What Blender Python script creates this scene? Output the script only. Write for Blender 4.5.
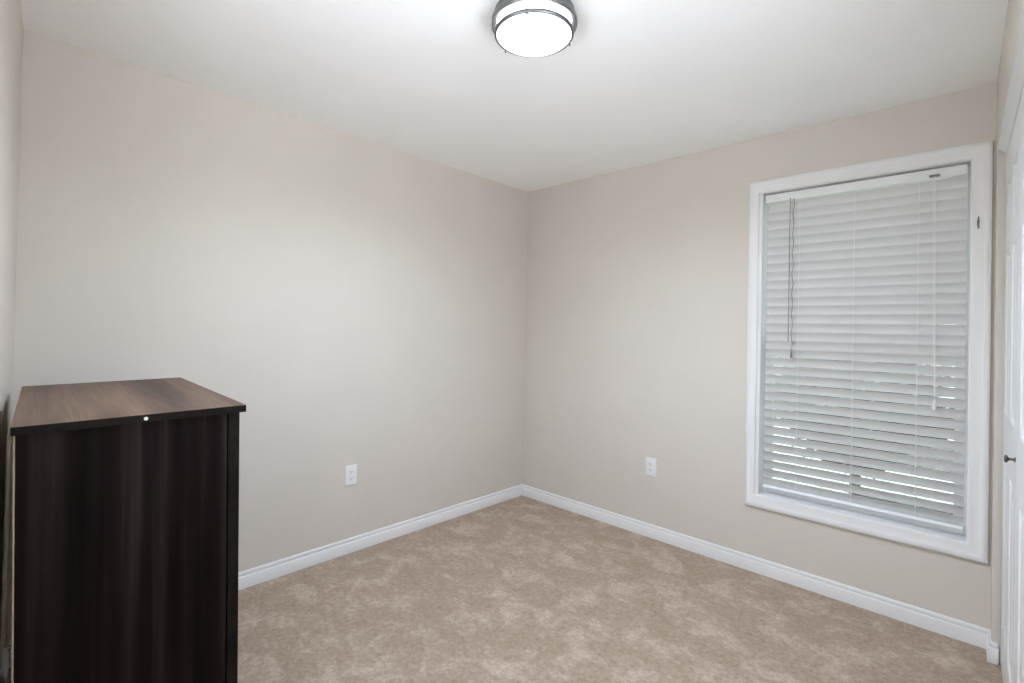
import bpy, bmesh, math, random
from mathutils import Vector, Matrix

random.seed(7)
for o in list(bpy.data.objects):
    bpy.data.objects.remove(o, do_unlink=True)
S = bpy.context.scene
C = S.collection
R = math.radians

# ------------------------------------------------------------------ camera
cam_d = bpy.data.cameras.new('camera')
cam = bpy.data.objects.new('camera', cam_d)
C.objects.link(cam)
S.camera = cam
_r = Vector((0.7209908, 0.69262014, 0.02120408))
_u = Vector((-0.00898219, -0.02125604, 0.99973372))
_f = Vector((-0.69288642, 0.72098927, 0.00910416))
cam.matrix_world = Matrix((
    (_r.x, _u.x, -_f.x, 2.6812),
    (_r.y, _u.y, -_f.y, -3.0054),
    (_r.z, _u.z, -_f.z, 1.32806),
    (0, 0, 0, 1)))
cam_d.sensor_width = 36.0
cam_d.sensor_fit = 'HORIZONTAL'
cam_d.lens = 499.0 / 1024 * 36.0
cam_d.shift_x = 5.2515 / 1024
cam_d.shift_y = -17.046 / 1024
cam_d.clip_start = 0.01
cam_d.clip_end = 200

# ------------------------------------------------------------------ world, exposure
LAMP_STRENGTH = 64.0
BAND_STRENGTH = 1.9
SKY_STRENGTH = 0.46
SUN_STRENGTH = 29.0
S.view_settings.view_transform = 'Standard'
S.view_settings.look = 'None'
S.view_settings.gamma = 1.0
S.view_settings.use_curve_mapping = False
S.view_settings.exposure = 0.60
w = bpy.data.worlds.new('sky')
S.world = w
w.use_nodes = True
nt = w.node_tree
nt.nodes.clear()
sky = nt.nodes.new('ShaderNodeTexSky')
sky.sky_type = 'NISHITA'
sky.sun_disc = False
sky.sun_elevation = R(48)
sky.sun_rotation = R(200)
bg = nt.nodes.new('ShaderNodeBackground')
bg.inputs['Strength'].default_value = SKY_STRENGTH
wo = nt.nodes.new('ShaderNodeOutputWorld')
hs = nt.nodes.new('ShaderNodeHueSaturation')
hs.inputs['Saturation'].default_value = 0.35
nt.links.new(sky.outputs[0], hs.inputs['Color'])
nt.links.new(hs.outputs[0], bg.inputs[0])
nt.links.new(bg.outputs[0], wo.inputs[0])
sun_d = bpy.data.lights.new('sun', 'SUN')
sun_d.energy = SUN_STRENGTH
sun_d.angle = R(2)
sun_d.color = (0.915, 0.985, 1.14)
sun = bpy.data.objects.new('sun', sun_d)
C.objects.link(sun)
sun.location = (12, 0, 12)
sun.rotation_euler = Vector((0.42, -0.03, -0.90)).to_track_quat('-Z', 'Y').to_euler()
S.cycles.max_bounces = 14
S.cycles.diffuse_bounces = 10
S.cycles.glossy_bounces = 4
S.cycles.transmission_bounces = 6
S.cycles.transparent_max_bounces = 12
S.cycles.caustics_reflective = False
S.cycles.caustics_refractive = False

# ------------------------------------------------------------------ materials
def lin(c):
    return tuple(((v / 255) / 12.92 if v / 255 <= 0.04045 else ((v / 255 + 0.055) / 1.055) ** 2.4) for v in c) + (1,)

def new_mat(name, col, rough=0.5, metal=0.0, spec=0.5):
    m = bpy.data.materials.new(name)
    m.use_nodes = True
    b = m.node_tree.nodes['Principled BSDF']
    b.inputs['Base Color'].default_value = col if len(col) == 4 else tuple(col) + (1,)
    b.inputs['Roughness'].default_value = rough
    b.inputs['Metallic'].default_value = metal
    b.inputs['Specular IOR Level'].default_value = spec
    return m, m.node_tree, b

def noise(nt, scale, detail=3, rough=0.5, vec=None, dist=0.0):
    n = nt.nodes.new('ShaderNodeTexNoise')
    n.inputs['Scale'].default_value = scale
    n.inputs['Detail'].default_value = detail
    n.inputs['Roughness'].default_value = rough
    n.inputs['Distortion'].default_value = dist
    if vec is not None:
        nt.links.new(vec, n.inputs['Vector'])
    return n

def obj_coord(nt, scale=(1, 1, 1), rot=(0, 0, 0)):
    t = nt.nodes.new('ShaderNodeTexCoord')
    mp = nt.nodes.new('ShaderNodeMapping')
    mp.inputs['Scale'].default_value = scale
    mp.inputs['Rotation'].default_value = rot
    nt.links.new(t.outputs['Object'], mp.inputs['Vector'])
    return mp.outputs['Vector']

def ramp(nt, fac, stops):
    r = nt.nodes.new('ShaderNodeValToRGB')
    els = r.color_ramp.elements
    els[0].position, els[0].color = stops[0]
    els[1].position, els[1].color = stops[-1]
    for p_, c_ in stops[1:-1]:
        e = els.new(p_)
        e.color = c_
    nt.links.new(fac, r.inputs['Fac'])
    return r

def bump(nt, b, h, strength, dist):
    n = nt.nodes.new('ShaderNodeBump')
    n.inputs['Strength'].default_value = strength
    n.inputs['Distance'].default_value = dist
    nt.links.new(h, n.inputs['Height'])
    nt.links.new(n.outputs['Normal'], b.inputs['Normal'])

def paint(name, col, rough, bump_s=0.0):
    m, nt, b = new_mat(name, col, rough, 0, 0.3)
    v = obj_coord(nt)
    n = noise(nt, 3.0, 2, 0.5, v)
    c2 = tuple(x * 0.975 for x in col[:3]) + (1,)
    r = ramp(nt, n.outputs['Fac'], [(0.3, c2), (0.7, col)])
    nt.links.new(r.outputs['Color'], b.inputs['Base Color'])
    if bump_s:
        n2 = noise(nt, 260, 2, 0.5, v)
        bump(nt, b, n2.outputs['Fac'], bump_s, 0.001)
    return m

M = {}
M['wall'] = paint('wall_paint', (0.645, 0.602, 0.546, 1), 0.75, 0.06)
M['ceiling'] = paint('ceiling_paint', (0.93, 0.93, 0.935, 1), 0.9, 0.05)
M['trim'] = paint('trim_paint', (0.77, 0.77, 0.77, 1), 0.35)
M['door'] = paint('door_paint', (0.76, 0.765, 0.77, 1), 0.35)
M['plastic'] = new_mat('white_plastic', (0.80, 0.80, 0.79), 0.35)[0]
M['vinyl'] = new_mat('white_vinyl', (0.78, 0.79, 0.79), 0.4)[0]
M['reflector'] = paint('pale_reflector', (0.62, 0.60, 0.56, 1), 0.9)  # for the added ground that throws sunlight indoors
M['dark'] = new_mat('dark_slot', (0.02, 0.02, 0.02), 0.6)[0]
M['nickel'] = new_mat('brushed_nickel', (0.19, 0.19, 0.19), 0.38, 0.9)[0]
M['knob'] = new_mat('dark_nickel', (0.16, 0.15, 0.14), 0.3, 0.9)[0]
M['cord'] = new_mat('white_cord', (0.74, 0.73, 0.71), 0.8)[0]
M['wand'] = new_mat('grey_wand', (0.20, 0.20, 0.19), 0.35)[0]
M['screw'] = new_mat('white_cover', (0.85, 0.84, 0.82), 0.4)[0]

# blind slats: white, letting a little daylight through
m, nt, b = new_mat('blind_slat', (0.65, 0.65, 0.645), 0.42)
tr = nt.nodes.new('ShaderNodeBsdfTranslucent')
tr.inputs['Color'].default_value = (0.8, 0.8, 0.8, 1)
mx = nt.nodes.new('ShaderNodeMixShader')
mx.inputs[0].default_value = 0.05
out = nt.nodes['Material Output']
nt.links.new(b.outputs[0], mx.inputs[1])
nt.links.new(tr.outputs[0], mx.inputs[2])
nt.links.new(mx.outputs[0], out.inputs[0])
M['slat'] = m

# window glass
m, nt, b = new_mat('window_glass', (1, 1, 1), 0.0)
gl = nt.nodes.new('ShaderNodeBsdfGlossy')
gl.inputs['Roughness'].default_value = 0.02
tp = nt.nodes.new('ShaderNodeBsdfTransparent')
tp.inputs['Color'].default_value = (0.93, 0.94, 0.935, 1)
lw = nt.nodes.new('ShaderNodeLayerWeight')
pw = nt.nodes.new('ShaderNodeMath')
pw.operation = 'POWER'
pw.inputs[1].default_value = 5.0
nt.links.new(lw.outputs['Facing'], pw.inputs[0])
fr = nt.nodes.new('ShaderNodeMath')
fr.operation = 'MULTIPLY_ADD'
fr.inputs[1].default_value = 0.9
fr.inputs[2].default_value = 0.04
nt.links.new(pw.outputs[0], fr.inputs[0])
mx = nt.nodes.new('ShaderNodeMixShader')
nt.links.new(fr.outputs[0], mx.inputs[0])
nt.links.new(tp.outputs[0], mx.inputs[1])
nt.links.new(gl.outputs[0], mx.inputs[2])
nt.links.new(mx.outputs[0], nt.nodes['Material Output'].inputs[0])
M['glass'] = m

# lamp glass: frosted white, lit from inside
m, nt, b = new_mat('lit_frosted_glass', (0.9, 0.9, 0.9), 0.4)
b.inputs['Emission Color'].default_value = (0.95, 0.975, 1.04, 1)
b.inputs['Emission Strength'].default_value = BAND_STRENGTH
M['lamp'] = m
m, nt, b = new_mat('dim_frosted_glass', (0.9, 0.9, 0.9), 0.4)
b.inputs['Emission Color'].default_value = (0.95, 0.975, 1.04, 1)
b.inputs['Emission Strength'].default_value = BAND_STRENGTH * 4.0
M['lamp_band'] = m

# carpet
m, nt, b = new_mat('carpet', (0.3, 0.23, 0.18), 0.95, 0, 0.15)
v = obj_coord(nt)
vs = obj_coord(nt, (1, 1.25, 1), (0, 0, R(35)))
n1 = noise(nt, 5.2, 10, 0.72, vs, 0.5)
r1 = ramp(nt, n1.outputs['Fac'], [(0.36, (0.400, 0.312, 0.240, 1)), (0.50, (0.432, 0.339, 0.265, 1)), (0.58, (0.505, 0.407, 0.328, 1)), (0.70, (0.585, 0.482, 0.398, 1))])
n2 = noise(nt, 48, 6, 0.78, v, 0.6)
r2 = ramp(nt, n2.outputs['Fac'], [(0.30, (0.66, 0.65, 0.64, 1)), (0.70, (1.22, 1.22, 1.22, 1))])
mu = nt.nodes.new('ShaderNodeMix')
mu.data_type = 'RGBA'
mu.blend_type = 'MULTIPLY'
mu.inputs[0].default_value = 1.0
nt.links.new(r1.outputs['Color'], mu.inputs[6])
nt.links.new(r2.outputs['Color'], mu.inputs[7])
nt.links.new(mu.outputs[2], b.inputs['Base Color'])
n3 = noise(nt, 110, 4, 0.7, v)
add = nt.nodes.new('ShaderNodeMath')
add.operation = 'MULTIPLY_ADD'
add.inputs[1].default_value = 1.0
nt.links.new(n3.outputs['Fac'], add.inputs[0])
n4 = noise(nt, 9, 4, 0.6, vs, 1.0)
nt.links.new(n4.outputs['Fac'], add.inputs[2])
bump(nt, b, add.outputs[0], 0.55, 0.008)
M['carpet'] = m

# dark wood laminate with long grain along local Z (panels) or X (top)
def wood(name, axis, dark, mid, light, rough, spec):
    m, nt, b = new_mat(name, mid, rough, 0, spec)
    sc = {'z': (14, 14, 0.4), 'x': (0.5, 7, 9)}[axis]
    v = obj_coord(nt, sc)
    n = noise(nt, 1.6, 5, 0.55, v, 0.35)
    r = ramp(nt, n.outputs['Fac'], [(0.32, dark), (0.50, mid), (0.72, light)])
    sc2 = {'z': (60, 60, 1.2), 'x': (2.0, 60, 60)}[axis]
    v2 = obj_coord(nt, sc2)
    n2 = noise(nt, 2.0, 3, 0.6, v2)
    r2 = ramp(nt, n2.outputs['Fac'], [(0.3, (0.78, 0.78, 0.78, 1)), (0.7, (1.18, 1.18, 1.18, 1))])
    mu = nt.nodes.new('ShaderNodeMix')
    mu.data_type = 'RGBA'
    mu.blend_type = 'MULTIPLY'
    mu.inputs[0].default_value = 1.0
    nt.links.new(r.outputs['Color'], mu.inputs[6])
    nt.links.new(r2.outputs['Color'], mu.inputs[7])
    nt.links.new(mu.outputs[2], b.inputs['Base Color'])
    bump(nt, b, n2.outputs['Fac'], 0.1, 0.001)
    return m
M['wood'] = wood('espresso_wood', 'z', (0.0045, 0.0030, 0.0028, 1), (0.0110, 0.0068, 0.0064, 1), (0.026, 0.0200, 0.0180, 1), 0.65, 0.05)
M['wood_top'] = wood('walnut_wood', 'x', (0.060, 0.036, 0.026, 1), (0.135, 0.084, 0.060, 1), (0.215, 0.140, 0.098, 1), 0.5, 0.27)
M['wood_edge'] = wood('edge_banding', 'x', (0.011, 0.009, 0.007, 1), (0.014, 0.011, 0.009, 1), (0.019, 0.016, 0.013, 1), 0.6, 0.06)
M['hardboard'] = new_mat('pale_backing_board', (0.42, 0.34, 0.25), 0.8)[0]

def veg(name, a, bcol):
    m, nt, b = new_mat(name, a, 0.7)
    n = noise(nt, 6, 4, 0.6, obj_coord(nt))
    r = ramp(nt, n.outputs['Fac'], [(0.3, a), (0.7, bcol)])
    nt.links.new(r.outputs['Color'], b.inputs['Base Color'])
    return m
M['grass'] = veg('grass', (0.045, 0.065, 0.04, 1), (0.11, 0.12, 0.09, 1))
M['leaf'] = veg('leaf', (0.012, 0.020, 0.015, 1), (0.05, 0.072, 0.055, 1))
M['bark'] = veg('bark', (0.05, 0.04, 0.03, 1), (0.12, 0.10, 0.08, 1))

# ------------------------------------------------------------------ helpers
def link(name, bm, mat, parent=None, smooth=False, bevel=0.0, segs=2):
    if bevel:
        es = [e for e in bm.edges if len(e.link_faces) == 2 and e.calc_face_angle(0) > R(35)]
        bmesh.ops.bevel(bm, geom=es, offset=bevel, segments=segs, affect='EDGES', profile=0.5, clamp_overlap=True)
    bmesh.ops.recalc_face_normals(bm, faces=bm.faces)
    me = bpy.data.meshes.new(name)
    bm.to_mesh(me)
    bm.free()
    mats = mat if isinstance(mat, (list, tuple)) else [mat]
    for mm in mats:
        me.materials.append(mm)
    if smooth:
        for p_ in me.polygons:
            p_.use_smooth = True
        try:
            me.set_sharp_from_angle(angle=R(40))
        except Exception:
            pass
    o = bpy.data.objects.new(name, me)
    C.objects.link(o)
    if parent is not None:
        o.parent = parent
    return o

def B():
    return bmesh.new()

def box(bm, x0, x1, y0, y1, z0, z1, mtx=None):
    vs = [bm.verts.new((x, y, z)) for z in (z0, z1) for y in (y0, y1) for x in (x0, x1)]
    for f in ((0, 2, 3, 1), (4, 5, 7, 6), (0, 1, 5, 4), (2, 6, 7, 3), (0, 4, 6, 2), (1, 3, 7, 5)):
        bm.faces.new([vs[i] for i in f])
    if mtx is not None:
        bmesh.ops.transform(bm, matrix=mtx, verts=vs)
    return vs

def cyl(bm, p0, p1, r0, r1=None, n=16, caps=True):
    p0, p1 = Vector(p0), Vector(p1)
    r1 = r0 if r1 is None else r1
    d = (p1 - p0).normalized()
    a = d.orthogonal().normalized()
    c = d.cross(a)
    A = [bm.verts.new(p0 + (a * math.cos(t) + c * math.sin(t)) * r0) for t in [2 * math.pi * i / n for i in range(n)]]
    D = [bm.verts.new(p1 + (a * math.cos(t) + c * math.sin(t)) * r1) for t in [2 * math.pi * i / n for i in range(n)]]
    for i in range(n):
        bm.faces.new((A[i], A[(i + 1) % n], D[(i + 1) % n], D[i]))
    if caps:
        bm.faces.new(A)
        bm.faces.new(D)

def lathe(bm, prof, n=64, mtx=None, closed=False):
    rings = []
    new = []
    for r, z in prof:
        if r < 1e-6:
            v_ = bm.verts.new((0, 0, z)); rings.append([v_]); new.append(v_)
        else:
            ring = [bm.verts.new((r * math.cos(2 * math.pi * i / n), r * math.sin(2 * math.pi * i / n), z)) for i in range(n)]
            rings.append(ring); new += ring
    pairs = list(zip(rings[:-1], rings[1:]))
    if closed:
        pairs.append((rings[-1], rings[0]))
    for a, c in pairs:
        for i in range(n):
            j = (i + 1) % n
            if len(a) == 1:
                bm.faces.new((a[0], c[i], c[j]))
            elif len(c) == 1:
                bm.faces.new((a[i], c[0], a[j]))
            else:
                bm.faces.new((a[i], c[i], c[j], a[j]))
    if mtx is not None:
        bmesh.ops.transform(bm, matrix=mtx, verts=new)

def sweep(bm, prof, path, closed=False):
    """prof: (out, up) pairs; path: list of (point, out_vector_with_miter_scale, up_vector)."""
    rows = []
    for P_, o_, u_ in path:
        rows.append([bm.verts.new(Vector(P_) + Vector(o_) * a + Vector(u_) * c) for a, c in prof])
    n = len(prof)
    idx = list(zip(rows[:-1], rows[1:]))
    if closed:
        idx.append((rows[-1], rows[0]))
    for a, c in idx:
        for i in range(n):
            j = (i + 1) % n
            bm.faces.new((a[i], a[j], c[j], c[i]))
    if not closed:
        bm.faces.new(rows[0])
        bm.faces.new(list(reversed(rows[-1])))

def tube(bm, pts, r, n=6):
    for a, c in zip(pts[:-1], pts[1:]):
        cyl(bm, a, c, r, r, n)

def thing(name, label, cat, loc=(0, 0, 0), rz=0.0, group=None):
    o = bpy.data.objects.new(name, None)
    o.empty_display_size = 0.1
    C.objects.link(o)
    o.location = loc
    o.rotation_euler = (0, 0, rz)
    o['label'] = label
    o['category'] = cat
    if group:
        o['group'] = group
    return o

def tag(o, label, cat, group=None, kind=None):
    o['label'] = label
    o['category'] = cat
    if group:
        o['group'] = group
    if kind:
        o['kind'] = kind
    return o

def struct(o, label, cat):
    o['kind'] = 'structure'
    o['label'] = label
    o['category'] = cat
    return o

# ------------------------------------------------------------------ room dimensions
H = 2.44
W = 2.7057            # window wall runs x = 0..W on y = 0
L = 2.9333            # left wall runs y = 0..-L on x = 0
SK = math.tan(R(4.2))   # near wall runs slightly askew
BE = 0.024508            # closet wall runs slightly askew
XE, YE = 2.95, -3.35

# floor
bm = B()
box(bm, -0.15, 2.83, -3.14, 0.0, -0.12, 0.0)
box(bm, 2.83, 3.4, -1.66, 0.0, -0.12, 0.0)
struct(link('floor', bm, M['carpet']), 'beige brown mottled carpet covering the whole floor', 'floor')
# ceiling
bm = B()
box(bm, -0.15, 2.95, -3.22, 0.16, H, H + 0.12)
box(bm, 2.95, 3.5, -1.7, 0.16, H, H + 0.12)
struct(link('ceiling', bm, M['ceiling']), 'smooth white ceiling with the round lamp on it', 'ceiling')
# left wall
bm = B()
box(bm, -0.14, 0.0, -L - 0.12, 0.0, 0.0, H)
struct(link('wall_left', bm, M['wall']), 'long greige wall left of the far corner, behind the dresser', 'wall')

# window wall with opening
WX0, WX1, WZ0, WZ1 = 1.770, 2.625, 0.434, 2.119
bm = B()
def wall_with_hole(bm, x0, x1, y0, y1, z0, z1, hx0, hx1, hz0, hz1):
    def ring(y):
        o = [bm.verts.new((x, y, z)) for x, z in ((x0, z0), (x1, z0), (x1, z1), (x0, z1))]
        i = [bm.verts.new((x, y, z)) for x, z in ((hx0, hz0), (hx1, hz0), (hx1, hz1), (hx0, hz1))]
        return o, i
    o0, i0 = ring(y0)
    o1, i1 = ring(y1)
    for k in range(4):
        j = (k + 1) % 4
        bm.faces.new((o0[k], o0[j], i0[j], i0[k]))
        bm.faces.new((o1[k], i1[k], i1[j], o1[j]))
        bm.faces.new((o0[k], o1[k], o1[j], o0[j]))
        bm.faces.new((i0[k], i0[j], i1[j], i1[k]))
wall_with_hole(bm, -0.14, 3.6, 0.0, 0.15, 0.0, H, WX0 - 0.022, WX1 + 0.022, WZ0 - 0.022, WZ1 + 0.022)
struct(link('wall_far', bm, M['wall']), 'greige wall right of the far corner, holding the window', 'wall')

# near wall (slightly askew, behind the dresser)
bm = B()
ang = -math.atan(SK)
mt = Matrix.Translation((0, -L, 0)) @ Matrix.Rotation(ang, 4, 'Z')
NX0, NX1, NZ0, NZ1 = 1.32, 2.36, 1.00, 2.30   # unseen opening added in the near wall to let in fill light
box(bm, -0.02, NX0, -0.12, 0.0, 0.0, H, mt)
box(bm, NX1, 2.9, -0.12, 0.0, 0.0, H, mt)
box(bm, NX0, NX1, -0.12, 0.0, NZ1, H, mt)
box(bm, NX0, NX1, -0.12, 0.0, 0.0, NZ0, mt)
struct(link('wall_near', bm, M['wall']), 'greige wall seen edge-on at the left picture edge behind the dresser', 'wall')

# right wall: local frame, d = distance from window wall, r = depth behind wall face
MR = Matrix.Translation((W, 0, 0)) @ Matrix.Rotation(BE, 4, 'Z')   # local +x = into wall, local -y = d
D0, D1, ZH = 0.110, 1.535, 2.118
G0, G1, GZ0, GZ = 1.66, 2.90, 1.00, 2.30      # added fill-light window further along the same wall
bm = B()
box(bm, 0, 0.12, -D0, 0.02, 0, H, MR)
box(bm, 0, 0.12, -G0, -D1, 0, H, MR)
box(bm, 0, 0.12, -3.2, -G1, 0, H, MR)
box(bm, 0, 0.12, -G1, -G0, GZ, H, MR)
box(bm, 0, 0.12, -G1, -G0, 0, GZ0, MR)
box(bm, 0, 0.12, -D1, -D0, ZH, H, MR)
struct(link('wall_right', bm, M['wall']), 'narrow greige strip of wall between window and closet door', 'wall')
# closet interior
bm = B()
box(bm, 0.62, 0.66, -1.66, 0.0, 0, H, MR)
box(bm, 0.12, 0.62, -1.66, -1.60, 0, H, MR)
struct(link('wall_closet', bm, M['wall']), 'walls inside the closet, hidden behind its doors', 'wall')
# made-up windows beside and behind the camera, added to brighten the room
def glazed(name, mtx, a0, a1, z0, z1, label, cat):
    pd = thing(name, label, cat)
    pd.matrix_world = mtx
    pd['kind'] = 'structure'
    fw = 0.055
    bm = B()
    box(bm, a0, a0 + fw, 0.03, 0.11, z0, z1)
    box(bm, a1 - fw, a1, 0.03, 0.11, z0, z1)
    box(bm, a0 + fw, a1 - fw, 0.03, 0.11, z1 - fw, z1)
    box(bm, a0 + fw, a1 - fw, 0.03, 0.11, z0, z0 + 0.05)
    link(cat + '_frame', bm, M['vinyl'], pd)
    bm = B()
    box(bm, a0 + fw, a1 - fw, 0.067, 0.073, z0 + 0.05, z1 - fw)
    link('glass_pane', bm, M['glass'], pd)
glazed('fill_window_right', MR @ Matrix.Rotation(R(-90), 4, 'Z'), G0, G1, GZ0, GZ, 'white framed window added for fill light in the right wall, beside the camera', 'window')
glazed('fill_window_near', mt @ Matrix.Rotation(R(180), 4, 'Z'), -NX1, -NX0, NZ0, NZ1, 'unseen white framed window added to the near wall as fill light, behind the camera', 'window')
# pale ground added outside those windows, bouncing sunlight up to the ceiling
bm = B()
v4 = [bm.verts.new(q) for q in ((2.83, -16, -0.05), (20, -16, -0.05), (20, 0.16, -0.05), (2.83, 0.16, -0.05))]
bm.faces.new(v4)
v5 = [bm.verts.new(q) for q in ((-14, -16, -0.05), (2.83, -16, -0.05), (2.83, -3.14, -0.05), (-14, -3.0, -0.05))]
bm.faces.new(v5)
struct(link('reflector_ground', bm, M['reflector']), 'unseen pale ground added to bounce sunlight in through the fill windows', 'reflector_ground')

# ------------------------------------------------------------------ baseboards
BASE = [(0, 0), (0.013, 0), (0.0135, 0.0575), (0.0115, 0.061), (0.0075, 0.0625), (0.0085, 0.0665), (0.0090, 0.072), (0.0085, 0.078), (0.005, 0.083), (0, 0.084)]
def base(name, pts, label):
    """pts: polyline of floor points, room side is to the right of the direction of travel."""
    bm = B()
    path = []
    P2 = [Vector((x, y)) for x, y in pts]
    for i, q in enumerate(P2):
        din = (q - P2[i - 1]).normalized() if i else None
        dout = (P2[i + 1] - q).normalized() if i < len(P2) - 1 else None
        n1 = Vector((din.y, -din.x)) if din else None
        n2 = Vector((dout.y, -dout.x)) if dout else None
        if n1 and n2:
            n = (n1 + n2).normalized()
            n = n / max(0.2, n.dot(n1))
        else:
            n = n1 or n2
        path.append(((q.x, q.y, 0), (n.x, n.y, 0), (0, 0, 1)))
    sweep(bm, BASE, path)
    return struct(link(name, bm, M['trim'], smooth=True), label, 'baseboard')
base('baseboard_left', [(0, -L + 0.001), (0, -0.0005)], 'white baseboard along the left wall')
def RW(d, r=0.0, z=0.0):
    return MR @ Vector((r, -d, z))
base('baseboard_far', [(0.0005, 0), (W - 0.0005, 0)], 'white baseboard along the window wall')
q1, q2, q3 = RW(0.002), RW(D0), RW(D0, 0.021)
base('baseboard_right', [(q1.x, q1.y), (q2.x, q2.y), (q3.x, q3.y)], 'short white baseboard wrapping the wall end beside the closet door')
n0 = (mt @ Vector((0.02, 0, 0)), mt @ Vector((2.74, 0, 0)))
base('baseboard_near', [(n0[1].x, n0[1].y), (n0[0].x, n0[0].y)], 'white baseboard on the wall behind the dresser')

# ------------------------------------------------------------------ closet door
door = thing('door_1', 'white panelled closet door with dark knob at right edge', 'door')
door.matrix_world = MR
door['kind'] = 'structure'
RD = 0.026           # door face depth
LW = 0.70
PAN = [(1.745, 1.945), (1.045, 1.665), (0.20, 0.845)]
def leaf(y0, y1):
    """one panelled slab, face at local x=RD, spanning local y0>y1, two columns of panels"""
    z0, z1 = 0.022, 2.072
    bm = B()
    st = 0.105
    pw = (y0 - y1 - 3 * st) / 2
    ys = [y0, y0 - st, y0 - st - pw, y0 - 2 * st - pw, y1 + st, y1]
    zs = [z0] + [z for a, c in sorted(PAN) for z in (a, c)] + [z1]
    V = {(i, k): bm.verts.new((RD, yy, zz)) for i, yy in enumerate(ys) for k, zz in enumerate(zs)}
    for i in range(5):
        for k in range(len(zs) - 1):
            prev = [V[(i, k)], V[(i + 1, k)], V[(i + 1, k + 1)], V[(i, k + 1)]]
            if i in (1, 3) and k % 2 == 1:
                for ins, dep in ((0.010, 0.007), (0.024, 0.007), (0.052, 0.001)):
                    ya, yb, za, zb = ys[i] - ins, ys[i + 1] + ins, zs[k] + ins, zs[k + 1] - ins
                    cur = [bm.verts.new((RD + dep, yy, zz)) for yy, zz in ((ya, za), (yb, za), (yb, zb), (ya, zb))]
                    for t in range(4):
                        u = (t + 1) % 4
                        bm.faces.new((prev[t], prev[u], cur[u], cur[t]))
                    prev = cur
            bm.faces.new(prev)
    bk = [bm.verts.new((RD + 0.032, yy, zz)) for yy, zz in ((y0, z0), (y1, z0), (y1, z1), (y0, z1))]
    bm.faces.new(bk)
    n = len(zs) - 1
    bm.faces.new([V[(i, 0)] for i in range(6)] + [bk[1], bk[0]])
    bm.faces.new([V[(i, n)] for i in range(6)] + [bk[2], bk[3]])
    bm.faces.new([V[(0, k)] for k in range(n + 1)] + [bk[3], bk[0]])
    bm.faces.new([V[(5, k)] for k in range(n + 1)] + [bk[2], bk[1]])
    return link('door_leaf', bm, M['door'], door)
y = -D0 - 0.016
leaves = []
for i in range(2):
    leaves.append(leaf(y, y - LW + 0.004))
    y -= LW
bm = B()
kx = RD
mk = Matrix.Translation((kx, -0.775, 0.953)) @ Matrix.Rotation(R(-90), 4, 'Y')
lathe(bm, [(0.0, 0.0), (0.008, 0.0), (0.008, 0.002), (0.004, 0.004), (0.0036, 0.013), (0.007, 0.016), (0.0120, 0.019), (0.0125, 0.022), (0.010, 0.025), (0.0, 0.026)], 24, mk)
k = link('door_knob', bm, M['knob'], leaves[0], smooth=True)
k['label'] = 'small dark metal knob'
# head track trim over the closet opening
bm = B()
prof = [(0, 0), (-0.0006, 2.1175), (-0.0006, 2.1155), (0.005, 2.113), (0.009, 2.108), (0.012, 2.107), (0.019, 2.100), (0.0245, 2.094), (0.0245, 2.088), (0.030, 2.086), (0.06, 2.086), (0.06, 2.1175)]
prof = prof[1:]
sweep(bm, prof, [(MR @ Vector((0, -D0 - 0.001, 0)), MR.to_3x3() @ Vector((1, 0, 0)), (0, 0, 1)),
                 (MR @ Vector((0, -D1 + 0.001, 0)), MR.to_3x3() @ Vector((1, 0, 0)), (0, 0, 1))])
struct(link('trim_1', bm, M['trim'], smooth=True), 'white head trim above the closet door', 'trim')

# ------------------------------------------------------------------ window
win = thing('window_1', 'white cased double-hung window behind lowered blinds', 'window')
win['kind'] = 'structure'
# casing
CX0, CX1, CZ0, CZ1 = 1.703, 2.695, 0.366, 2.188
CW = 0.0
bm = B()
CAS = [(0, 0), (0, 0.010), (0.004, 0.0125), (0.010, 0.0125), (0.034, 0.0135), (0.038, 0.0145), (0.043, 0.019), (0.048, 0.0205), (0.060, 0.0205), (0.0655, 0.017), (0.0655, 0)]
# opening of the casing is 5 mm proud of the jamb liner
CSX = 0.75
CAS = [(q * CSX, c_) for q, c_ in CAS]
cwid = 0.0655 * CSX
ix0, ix1, iz0, iz1 = CX0 + cwid, CX1 - 0.0655, CZ0 + 0.0655, CZ1 - 0.0655
path = []
CS2 = 1 / CSX
for (x, z, ox, oz) in ((ix0, iz0, -1, -CS2), (ix1, iz0, CS2, -CS2), (ix1, iz1, CS2, CS2), (ix0, iz1, -1, CS2)):
    path.append(((x, 0, z), (ox, 0, oz), (0, -1, 0)))
sweep(bm, CAS, path, closed=True)
link('window_casing', bm, M['trim'], win, smooth=True)
# jamb liner (four boards)
bm = B()
jt = 0.022
box(bm, WX0 - jt, WX0, -0.0005, 0.15, WZ0 - jt, WZ1 + jt)
box(bm, WX1, WX1 + jt, -0.0005, 0.15, WZ0 - jt, WZ1 + jt)
box(bm, WX0, WX1, -0.0005, 0.15, WZ0 - jt, WZ0)
box(bm, WX0, WX1, -0.0005, 0.15, WZ1, WZ1 + jt)
link('jamb', bm, M['trim'], win)
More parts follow.
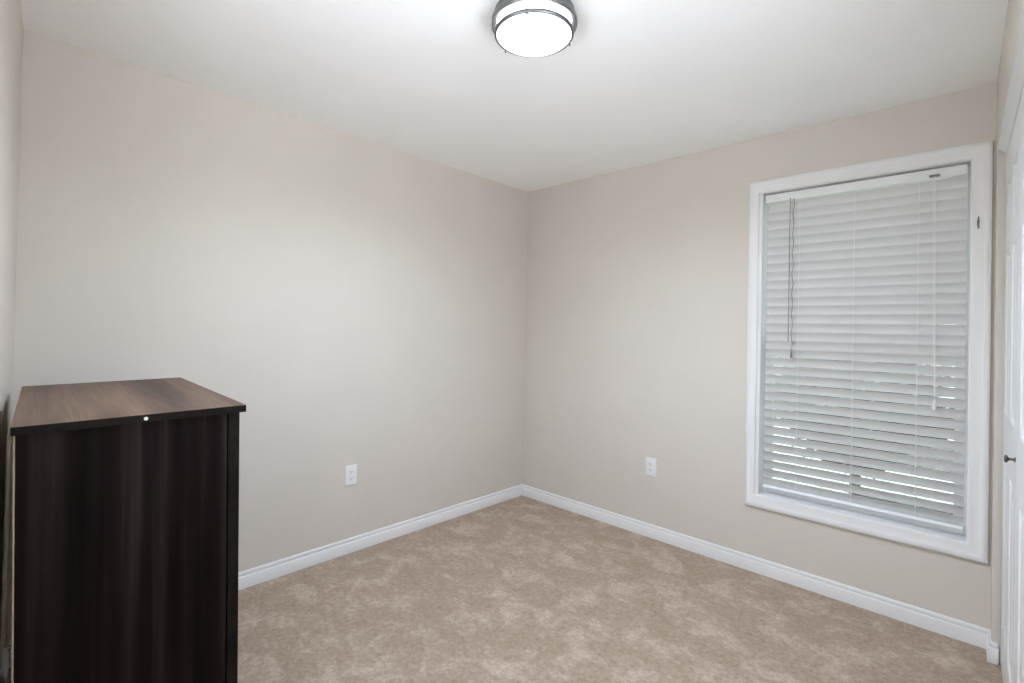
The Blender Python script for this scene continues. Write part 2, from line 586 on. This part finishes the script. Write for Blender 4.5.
# sashes
def sash(name, x0, x1, z0, z1, y0, y1, st, rb, rt):
    bm = B()
    box(bm, x0, x0 + st, y0, y1, z0, z1)
    box(bm, x1 - st, x1, y0, y1, z0, z1)
    box(bm, x0 + st, x1 - st, y0, y1, z0, z0 + rb)
    box(bm, x0 + st, x1 - st, y0, y1, z1 - rt, z1)
    o = link(name, bm, M['vinyl'], win)
    bm = B()
    ym = (y0 + y1) / 2
    box(bm, x0 + st, x1 - st, ym - 0.002, ym + 0.002, z0 + rb, z1 - rt)
    link('glass_pane', bm, M['glass'], o)
    return o
ZM = 1.262
sash('sash', WX0, WX1, WZ0, ZM + 0.018, 0.082, 0.108, 0.045, 0.06, 0.036)
sash('sash', WX0, WX1, ZM - 0.018, WZ1, 0.112, 0.138, 0.045, 0.036, 0.05)

# ------------------------------------------------------------------ blind
bl = thing('window_blind', 'white two-inch horizontal slat blind lowered inside the window casing', 'blind', (0, 0.042, 0))
X0, X1 = 1.784, 2.615
bm = B()
box(bm, X0 - 0.004, X1 - 0.001, -0.026, 0.026, 2.066, 2.1095)
link('head_rail', bm, M['vinyl'], bl, bevel=0.002)
bm = B()
pitch = 0.0478
zbot = 0.5080
TILT = R(67)
n = 33
for i in range(n):
    zc = zbot + i * pitch
    hw = 0.0250
    jit = random.uniform(-1, 1)
    a = TILT + R(0.9) * jit
    if zc > 1.27:
        a += R(4.0)
    if i < 3:
        a -= R(2)
    dzl, dzr = random.uniform(-0.0008, 0.0008), random.uniform(-0.0008, 0.0008)
    # cross-section: curved slat, room edge up, hollow side to the room
    cs = []
    SAG, TH = 0.0052, 0.0022
    ss = (-1, -0.92, -0.75, -0.5, -0.2, 0.2, 0.5, 0.75, 0.92, 1)
    for side, seq in ((1, ss), (-1, tuple(reversed(ss)))):
        for q in seq:
            u = q * hw
            tk = -SAG * (1 - q * q) + side * TH / 2 * (0.35 if abs(q) == 1 else 1)
            cs.append((u * math.cos(a) - tk * math.sin(a), -u * math.sin(a) - tk * math.cos(a)))
    rows = []
    for x, dz in ((X0, dzl), (X0 * 0.67 + X1 * 0.33, 0.0), (X0 * 0.33 + X1 * 0.67, 0.0), (X1, dzr)):
        rows.append([bm.verts.new((x, yy, zc + dz + zz)) for yy, zz in cs])
    for A_, D_ in zip(rows[:-1], rows[1:]):
        for q in range(len(cs)):
            t = (q + 1) % len(cs)
            bm.faces.new((A_[q], A_[t], D_[t], D_[q]))
    bm.faces.new(rows[0])
    bm.faces.new(list(reversed(rows[-1])))
link('slats', bm, M['slat'], bl, smooth=True)
bm = B()
box(bm, X0, X1, -0.024, 0.024, -0.008, 0.008, Matrix.Translation((0, 0, 0.470)) @ Matrix.Rotation(R(-36), 4, 'X'))
link('bottom_rail', bm, M['vinyl'], bl, bevel=0.003)
# ladder cords in front of and behind the slats
for x in (1.948, 2.195, 2.447):
    bm = B()
    for yy in (-0.0125, 0.0125):
        cyl(bm, (x, yy, 0.482), (x, yy, 2.068), 0.0011, n=6)
    for i in range(n):
        zc = zbot + i * pitch
    link('ladder_cord', bm, M['cord'], bl)
# tilt cords at left, lift cord at right
bm = B()
cyl(bm, (1.905, -0.031, 1.29), (1.905, -0.031, 2.075), 0.0022, n=8)
pts = []
for i in range(26):
    z = 2.07 - i * 0.033
    pts.append((1.922 + 0.004 * math.sin(i * 1.9), -0.031, z))
tube(bm, pts, 0.0019, 6)
t_ = link('tilt_cord', bm, M['wand'], bl)
t_['label'] = 'grey tilt cords hanging at the left'
bm = B()
lathe(bm, [(0.0, 1.205), (0.006, 1.205), (0.0065, 1.215), (0.004, 1.245), (0.0015, 1.25), (0, 1.25)], 12, Matrix.Translation((1.922, -0.031, 0)))
link('tassel', bm, M['wand'], t_, smooth=True)
bm = B()
tube(bm, [(2.500, -0.031, 2.073), (2.503, -0.031, 1.60), (2.512, -0.031, 1.04)], 0.0013, 6)
tube(bm, [(2.506, -0.031, 2.073), (2.509, -0.031, 1.60), (2.514, -0.031, 1.04)], 0.0013, 6)
lc = link('lift_cord', bm, M['cord'], bl)
bm = B()
lathe(bm, [(0.0, 1.0), (0.008, 1.0), (0.0085, 1.01), (0.004, 1.045), (0, 1.047)], 12, Matrix.Translation((2.513, -0.031, 0)))
link('tassel', bm, M['cord'], lc, smooth=True)
bm = B()
box(bm, 2.484, 2.522, -0.0285, -0.0255, 2.072, 2.0845)
cl = link('cord_lock', bm, M['knob'], bl, bevel=0.002)
cl['label'] = 'dark grey cord lock on the head rail'

# cord cleat on the right casing
t = thing('cord_cleat', 'small grey metal cord cleat on the right window casing', 'cleat', (2.652, -0.0136, 1.835))
bm = B()
box(bm, -0.004, 0.004, -0.003, 0.0, -0.012, 0.012)
link('mount', bm, M['nickel'], t, bevel=0.001)
for s in (-1, 1):
    bm = B()
    tube(bm, [(0, -0.003, s * 0.006), (0, -0.012, s * 0.012), (0.001, -0.0125, s * 0.026)], 0.0026, 8)
    link('horn', bm, M['nickel'], t, smooth=True)

# ------------------------------------------------------------------ ceiling light
LX, LY = 1.522, -1.692
lt = thing('ceiling_light', 'round flush-mount ceiling lamp with two nickel rings and glowing white glass', 'lamp', (LX, LY, H))
bm = B()
lathe(bm, [(0.0, 0.0), (0.141, 0.0), (0.141, -0.030), (0.0, -0.030)], 72)
link('ceiling_pan', bm, M['nickel'], lt, smooth=True)
bm = B()
lathe(bm, [(0.136, -0.026), (0.149, -0.026), (0.1505, -0.029), (0.1505, -0.044), (0.148, -0.047), (0.136, -0.047)], 96, closed=True)
link('upper_ring', bm, M['nickel'], lt, smooth=True)
bm = B()
lathe(bm, [(0.1315, -0.0665), (0.1380, -0.0665), (0.1400, -0.0690), (0.1400, -0.0755), (0.1380, -0.0780), (0.1315, -0.0780)], 96, closed=True)
link('lower_ring', bm, M['nickel'], lt, smooth=True)
bm = B()
lathe(bm, [(0.0, -0.031), (0.131, -0.031), (0.1308, -0.045), (0.1308, -0.0745)], 96)
link('glass_band', bm, M['lamp_band'], lt, smooth=True)
bm = B()
lathe(bm, [(0.0, -0.075), (0.1308, -0.075), (0.1285, -0.0790), (0.120, -0.0855), (0.104, -0.092), (0.075, -0.098), (0.04, -0.1015), (0.0, -0.102)], 96)
link('glass_shade', bm, M['lamp'], lt, smooth=True)
ld = bpy.data.lights.new('lamp_light', 'SPOT')
ld.energy = LAMP_STRENGTH
ld.color = (0.86, 0.985, 1.165)
ld.spot_size = R(172)
ld.spot_blend = 0.8
ld.shadow_soft_size = 0.02
lo = bpy.data.objects.new('lamp_light', ld)
C.objects.link(lo)
lo.parent = lt
lo.location = (0, 0, -0.126)
for k_ in range(3):
    a = R(301) + k_ * R(120)
    bm = B()
    ca, sa = math.cos(a), math.sin(a)
    rr = 0.1365
    cyl(bm, (rr * ca, rr * sa, -0.046), (rr * ca, rr * sa, -0.078), 0.0019, n=10)
    p_ = link('post', bm, M['nickel'], lt, smooth=True)
    bm = B()
    lathe(bm, [(0, -0.087), (0.003, -0.0865), (0.0042, -0.082), (0.0035, -0.078), (0, -0.0765)], 14, Matrix.Translation((rr * ca, rr * sa, 0)))
    link('finial', bm, M['nickel'], p_, smooth=True)

# ------------------------------------------------------------------ outlets
def outlet(loc, rz, label):
    t = thing('electrical_outlet', label, 'outlet', loc, rz, 'wall outlets')
    # local: plate lies in XZ, faces -y
    bm = B()
    box(bm, -0.036, 0.036, -0.006, 0.0, -0.058, 0.058)
    es = [e for e in bm.edges if all(v.co.y < -0.003 for v in e.verts)]
    bmesh.ops.bevel(bm, geom=es, offset=0.003, segments=3, affect='EDGES', profile=0.5)
    link('faceplate', bm, M['plastic'], t, smooth=True)
    for s in (-1, 1):
        bm = B()
        pr = []
        for i in range(24):
            a = 2 * math.pi * i / 24
            pr.append((0.0175 * math.cos(a), max(-0.0125, min(0.0125, 0.0175 * math.sin(a)))))
        f0 = [bm.verts.new((x, -0.0055, s * 0.0195 + z)) for x, z in pr]
        f1 = [bm.verts.new((x * 0.96, -0.0085, s * 0.0195 + z * 0.96)) for x, z in pr]
        for i in range(24):
            j = (i + 1) % 24
            bm.faces.new((f0[i], f0[j], f1[j], f1[i]))
        bm.faces.new(f1)
        rcp = link('receptacle', bm, M['plastic'], t)
        bm = B()
        zc = s * 0.0195
        box(bm, -0.0075, -0.0055, -0.0088, -0.008, zc - 0.001, zc + 0.008)
        box(bm, 0.0055, 0.0075, -0.0088, -0.008, zc + 0.000, zc + 0.007)
        cyl(bm, (0, -0.0088, zc - 0.006), (0, -0.008, zc - 0.006), 0.0026, n=12)
        link('slots', bm, M['dark'], rcp)
    bm = B()
    cyl(bm, (0, -0.0072, 0), (0, -0.0055, 0), 0.003, n=14)
    link('screw', bm, M['screw'], t)
    return t
outlet((0.0, -1.509, 0.452), R(90), 'white duplex wall outlet low on the left wall, right of the dresser')
outlet((1.120, 0.0, 0.453), 0.0, 'white duplex wall outlet low on the window wall, between corner and window')

# ------------------------------------------------------------------ chest of drawers
DW, DD, DH = 0.9336, 0.4835, 1.085
ch = thing('chest_of_drawers', 'dark espresso wood chest of drawers with brown wood-grain top, by left wall', 'dresser')
ch.matrix_world = Matrix.Translation((1.1177, -2.9470, 0.0)) @ Matrix.Rotation(-0.0547, 4, 'Z') @ Matrix.Rotation(0.0169, 4, 'X')
# local frame: x from -DW..0, y from 0 (back) .. DD (front)
TT = 0.0195
SY1 = 0.4670          # front face of drawers
bm = B()
box(bm, -DW, 0, 0, DD, DH - TT, DH)
top = link('top', bm, [M['wood_top'], M['wood_edge']], ch, bevel=0.0012, segs=2)
for p_ in top.data.polygons:
    if p_.normal.z < 0.6:
        p_.material_index = 1
top['label'] = 'brown wood-grain top board'
bm = B()
for zc in (0,):
    mk = Matrix.Translation((0.0, 0.247, DH - 0.0105)) @ Matrix.Rotation(R(90), 4, 'Y')
    lathe(bm, [(0.0, 0.0016), (0.0035, 0.0016), (0.0045, 0.0006), (0.0045, -0.001), (0, -0.001)], 16, mk)
sc = link('cap', bm, M['screw'], top, smooth=True)
sc['label'] = 'white round screw cap'
for s in (0, 1):
    bm = B()
    x0 = -0.0055 - 0.018 if s == 0 else -DW + 0.0055
    box(bm, x0, x0 + 0.018, 0.008, SY1 - 0.0315, 0.0, DH - TT - 0.0005)
    link('side_panel', bm, M['wood'], ch, bevel=0.0008)
bm = B()
box(bm, -DW + 0.008, -0.0068, 0.0045, 0.0078, 0.03, DH - TT - 0.002)
bp = link('back_panel', bm, M['hardboard'], ch)
bp['label'] = 'pale fibreboard back'
bm = B()
box(bm, -DW + 0.022, -0.022, SY1 - 0.06, SY1 - 0.03, 0.0, 0.07)
link('kick_rail', bm, M['wood'], ch)
nd = 4
z = 0.075
hh = (DH - TT - 0.006 - 0.075) / nd
for i in range(nd):
    bm = B()
    box(bm, -DW + 0.034, -0.034, SY1 - 0.024, SY1 - 0.002, z, z + hh - 0.004)
    link('drawer', bm, M['wood'], ch, bevel=0.001)
    z += hh
# front posts either side of the drawers
for x0 in (-DW + 0.004, -0.004 - 0.028):
    bm = B()
    box(bm, x0, x0 + 0.028, SY1 - 0.0275, SY1, 0.0, DH - TT - 0.0005)
    link('front_post', bm, M['wood_edge'], ch, bevel=0.0012)
bm = B()
box(bm, -DW + 0.022, -0.022, SY1 - 0.060, SY1 - 0.0295, 0.07, DH - TT - 0.001)
link('front_frame', bm, M['wood'], ch)

# ------------------------------------------------------------------ outside, seen in slivers between the slats
bm = B()
v4 = [bm.verts.new(q) for q in ((-14, 0.16, -0.35), (18, 0.16, -0.35), (18, 30, -0.35), (-14, 30, -0.35))]
bm.faces.new(v4)
struct(link('ground', bm, M['grass']), 'bright lawn outside, glimpsed between the lower slats', 'lawn')

def shrub(loc, h, rad, nleaf, label, cat):
    t = thing('shrub' if h < 2 else 'tree', label, cat, loc, 0, 'plants outside the window')
    bm = B()
    cyl(bm, (0, 0, 0), (0.02, 0, h * 0.55), 0.03 * h, 0.015 * h, 10)
    for k_ in range(5):
        a = k_ * 1.3
        cyl(bm, (0.01, 0, h * (0.25 + 0.05 * k_)), (rad * 0.6 * math.cos(a), rad * 0.6 * math.sin(a), h * (0.55 + 0.07 * k_)), 0.012 * h, 0.004 * h, 7)
    link('stem', bm, M['bark'], t)
    bm = B()
    for k_ in range(nleaf):
        th, ph = random.uniform(0, 2 * math.pi), math.acos(random.uniform(-1, 1))
        rr = rad * random.uniform(0.35, 1.0) ** 0.5 * random.uniform(0.8, 1.12)
        c_ = Vector((rr * math.cos(th) * math.sin(ph), rr * math.sin(th) * math.sin(ph), h * 0.6 + 0.42 * h * math.cos(ph) * random.uniform(0.6, 1)))
        l_ = random.uniform(0.05, 0.11)
        m3 = Matrix.Translation(c_) @ Matrix.Rotation(random.uniform(0, 6.28), 4, 'Z') @ Matrix.Rotation(random.uniform(-1.2, 1.2), 4, 'X')
        vs = [bm.verts.new(m3 @ Vector(q)) for q in ((0, -l_, 0), (l_ * 0.45, 0, 0.01), (0, l_, -0.01), (-l_ * 0.45, 0, 0.01))]
        bm.faces.new(vs)
    link('foliage', bm, M['leaf'], t)
    return t
shrub((1.75, 3.0, -0.35), 1.75, 0.75, 2200, 'leafy green shrub outside, behind the right half of the blind', 'shrub')
shrub((-0.9, 4.6, -0.35), 1.3, 0.65, 1500, 'leafy green shrub outside, behind the lower left of the blind', 'shrub')
shrub((1.0, 6.5, -0.35), 3.6, 1.3, 3500, 'leafy tree outside, behind the middle of the blind', 'tree')
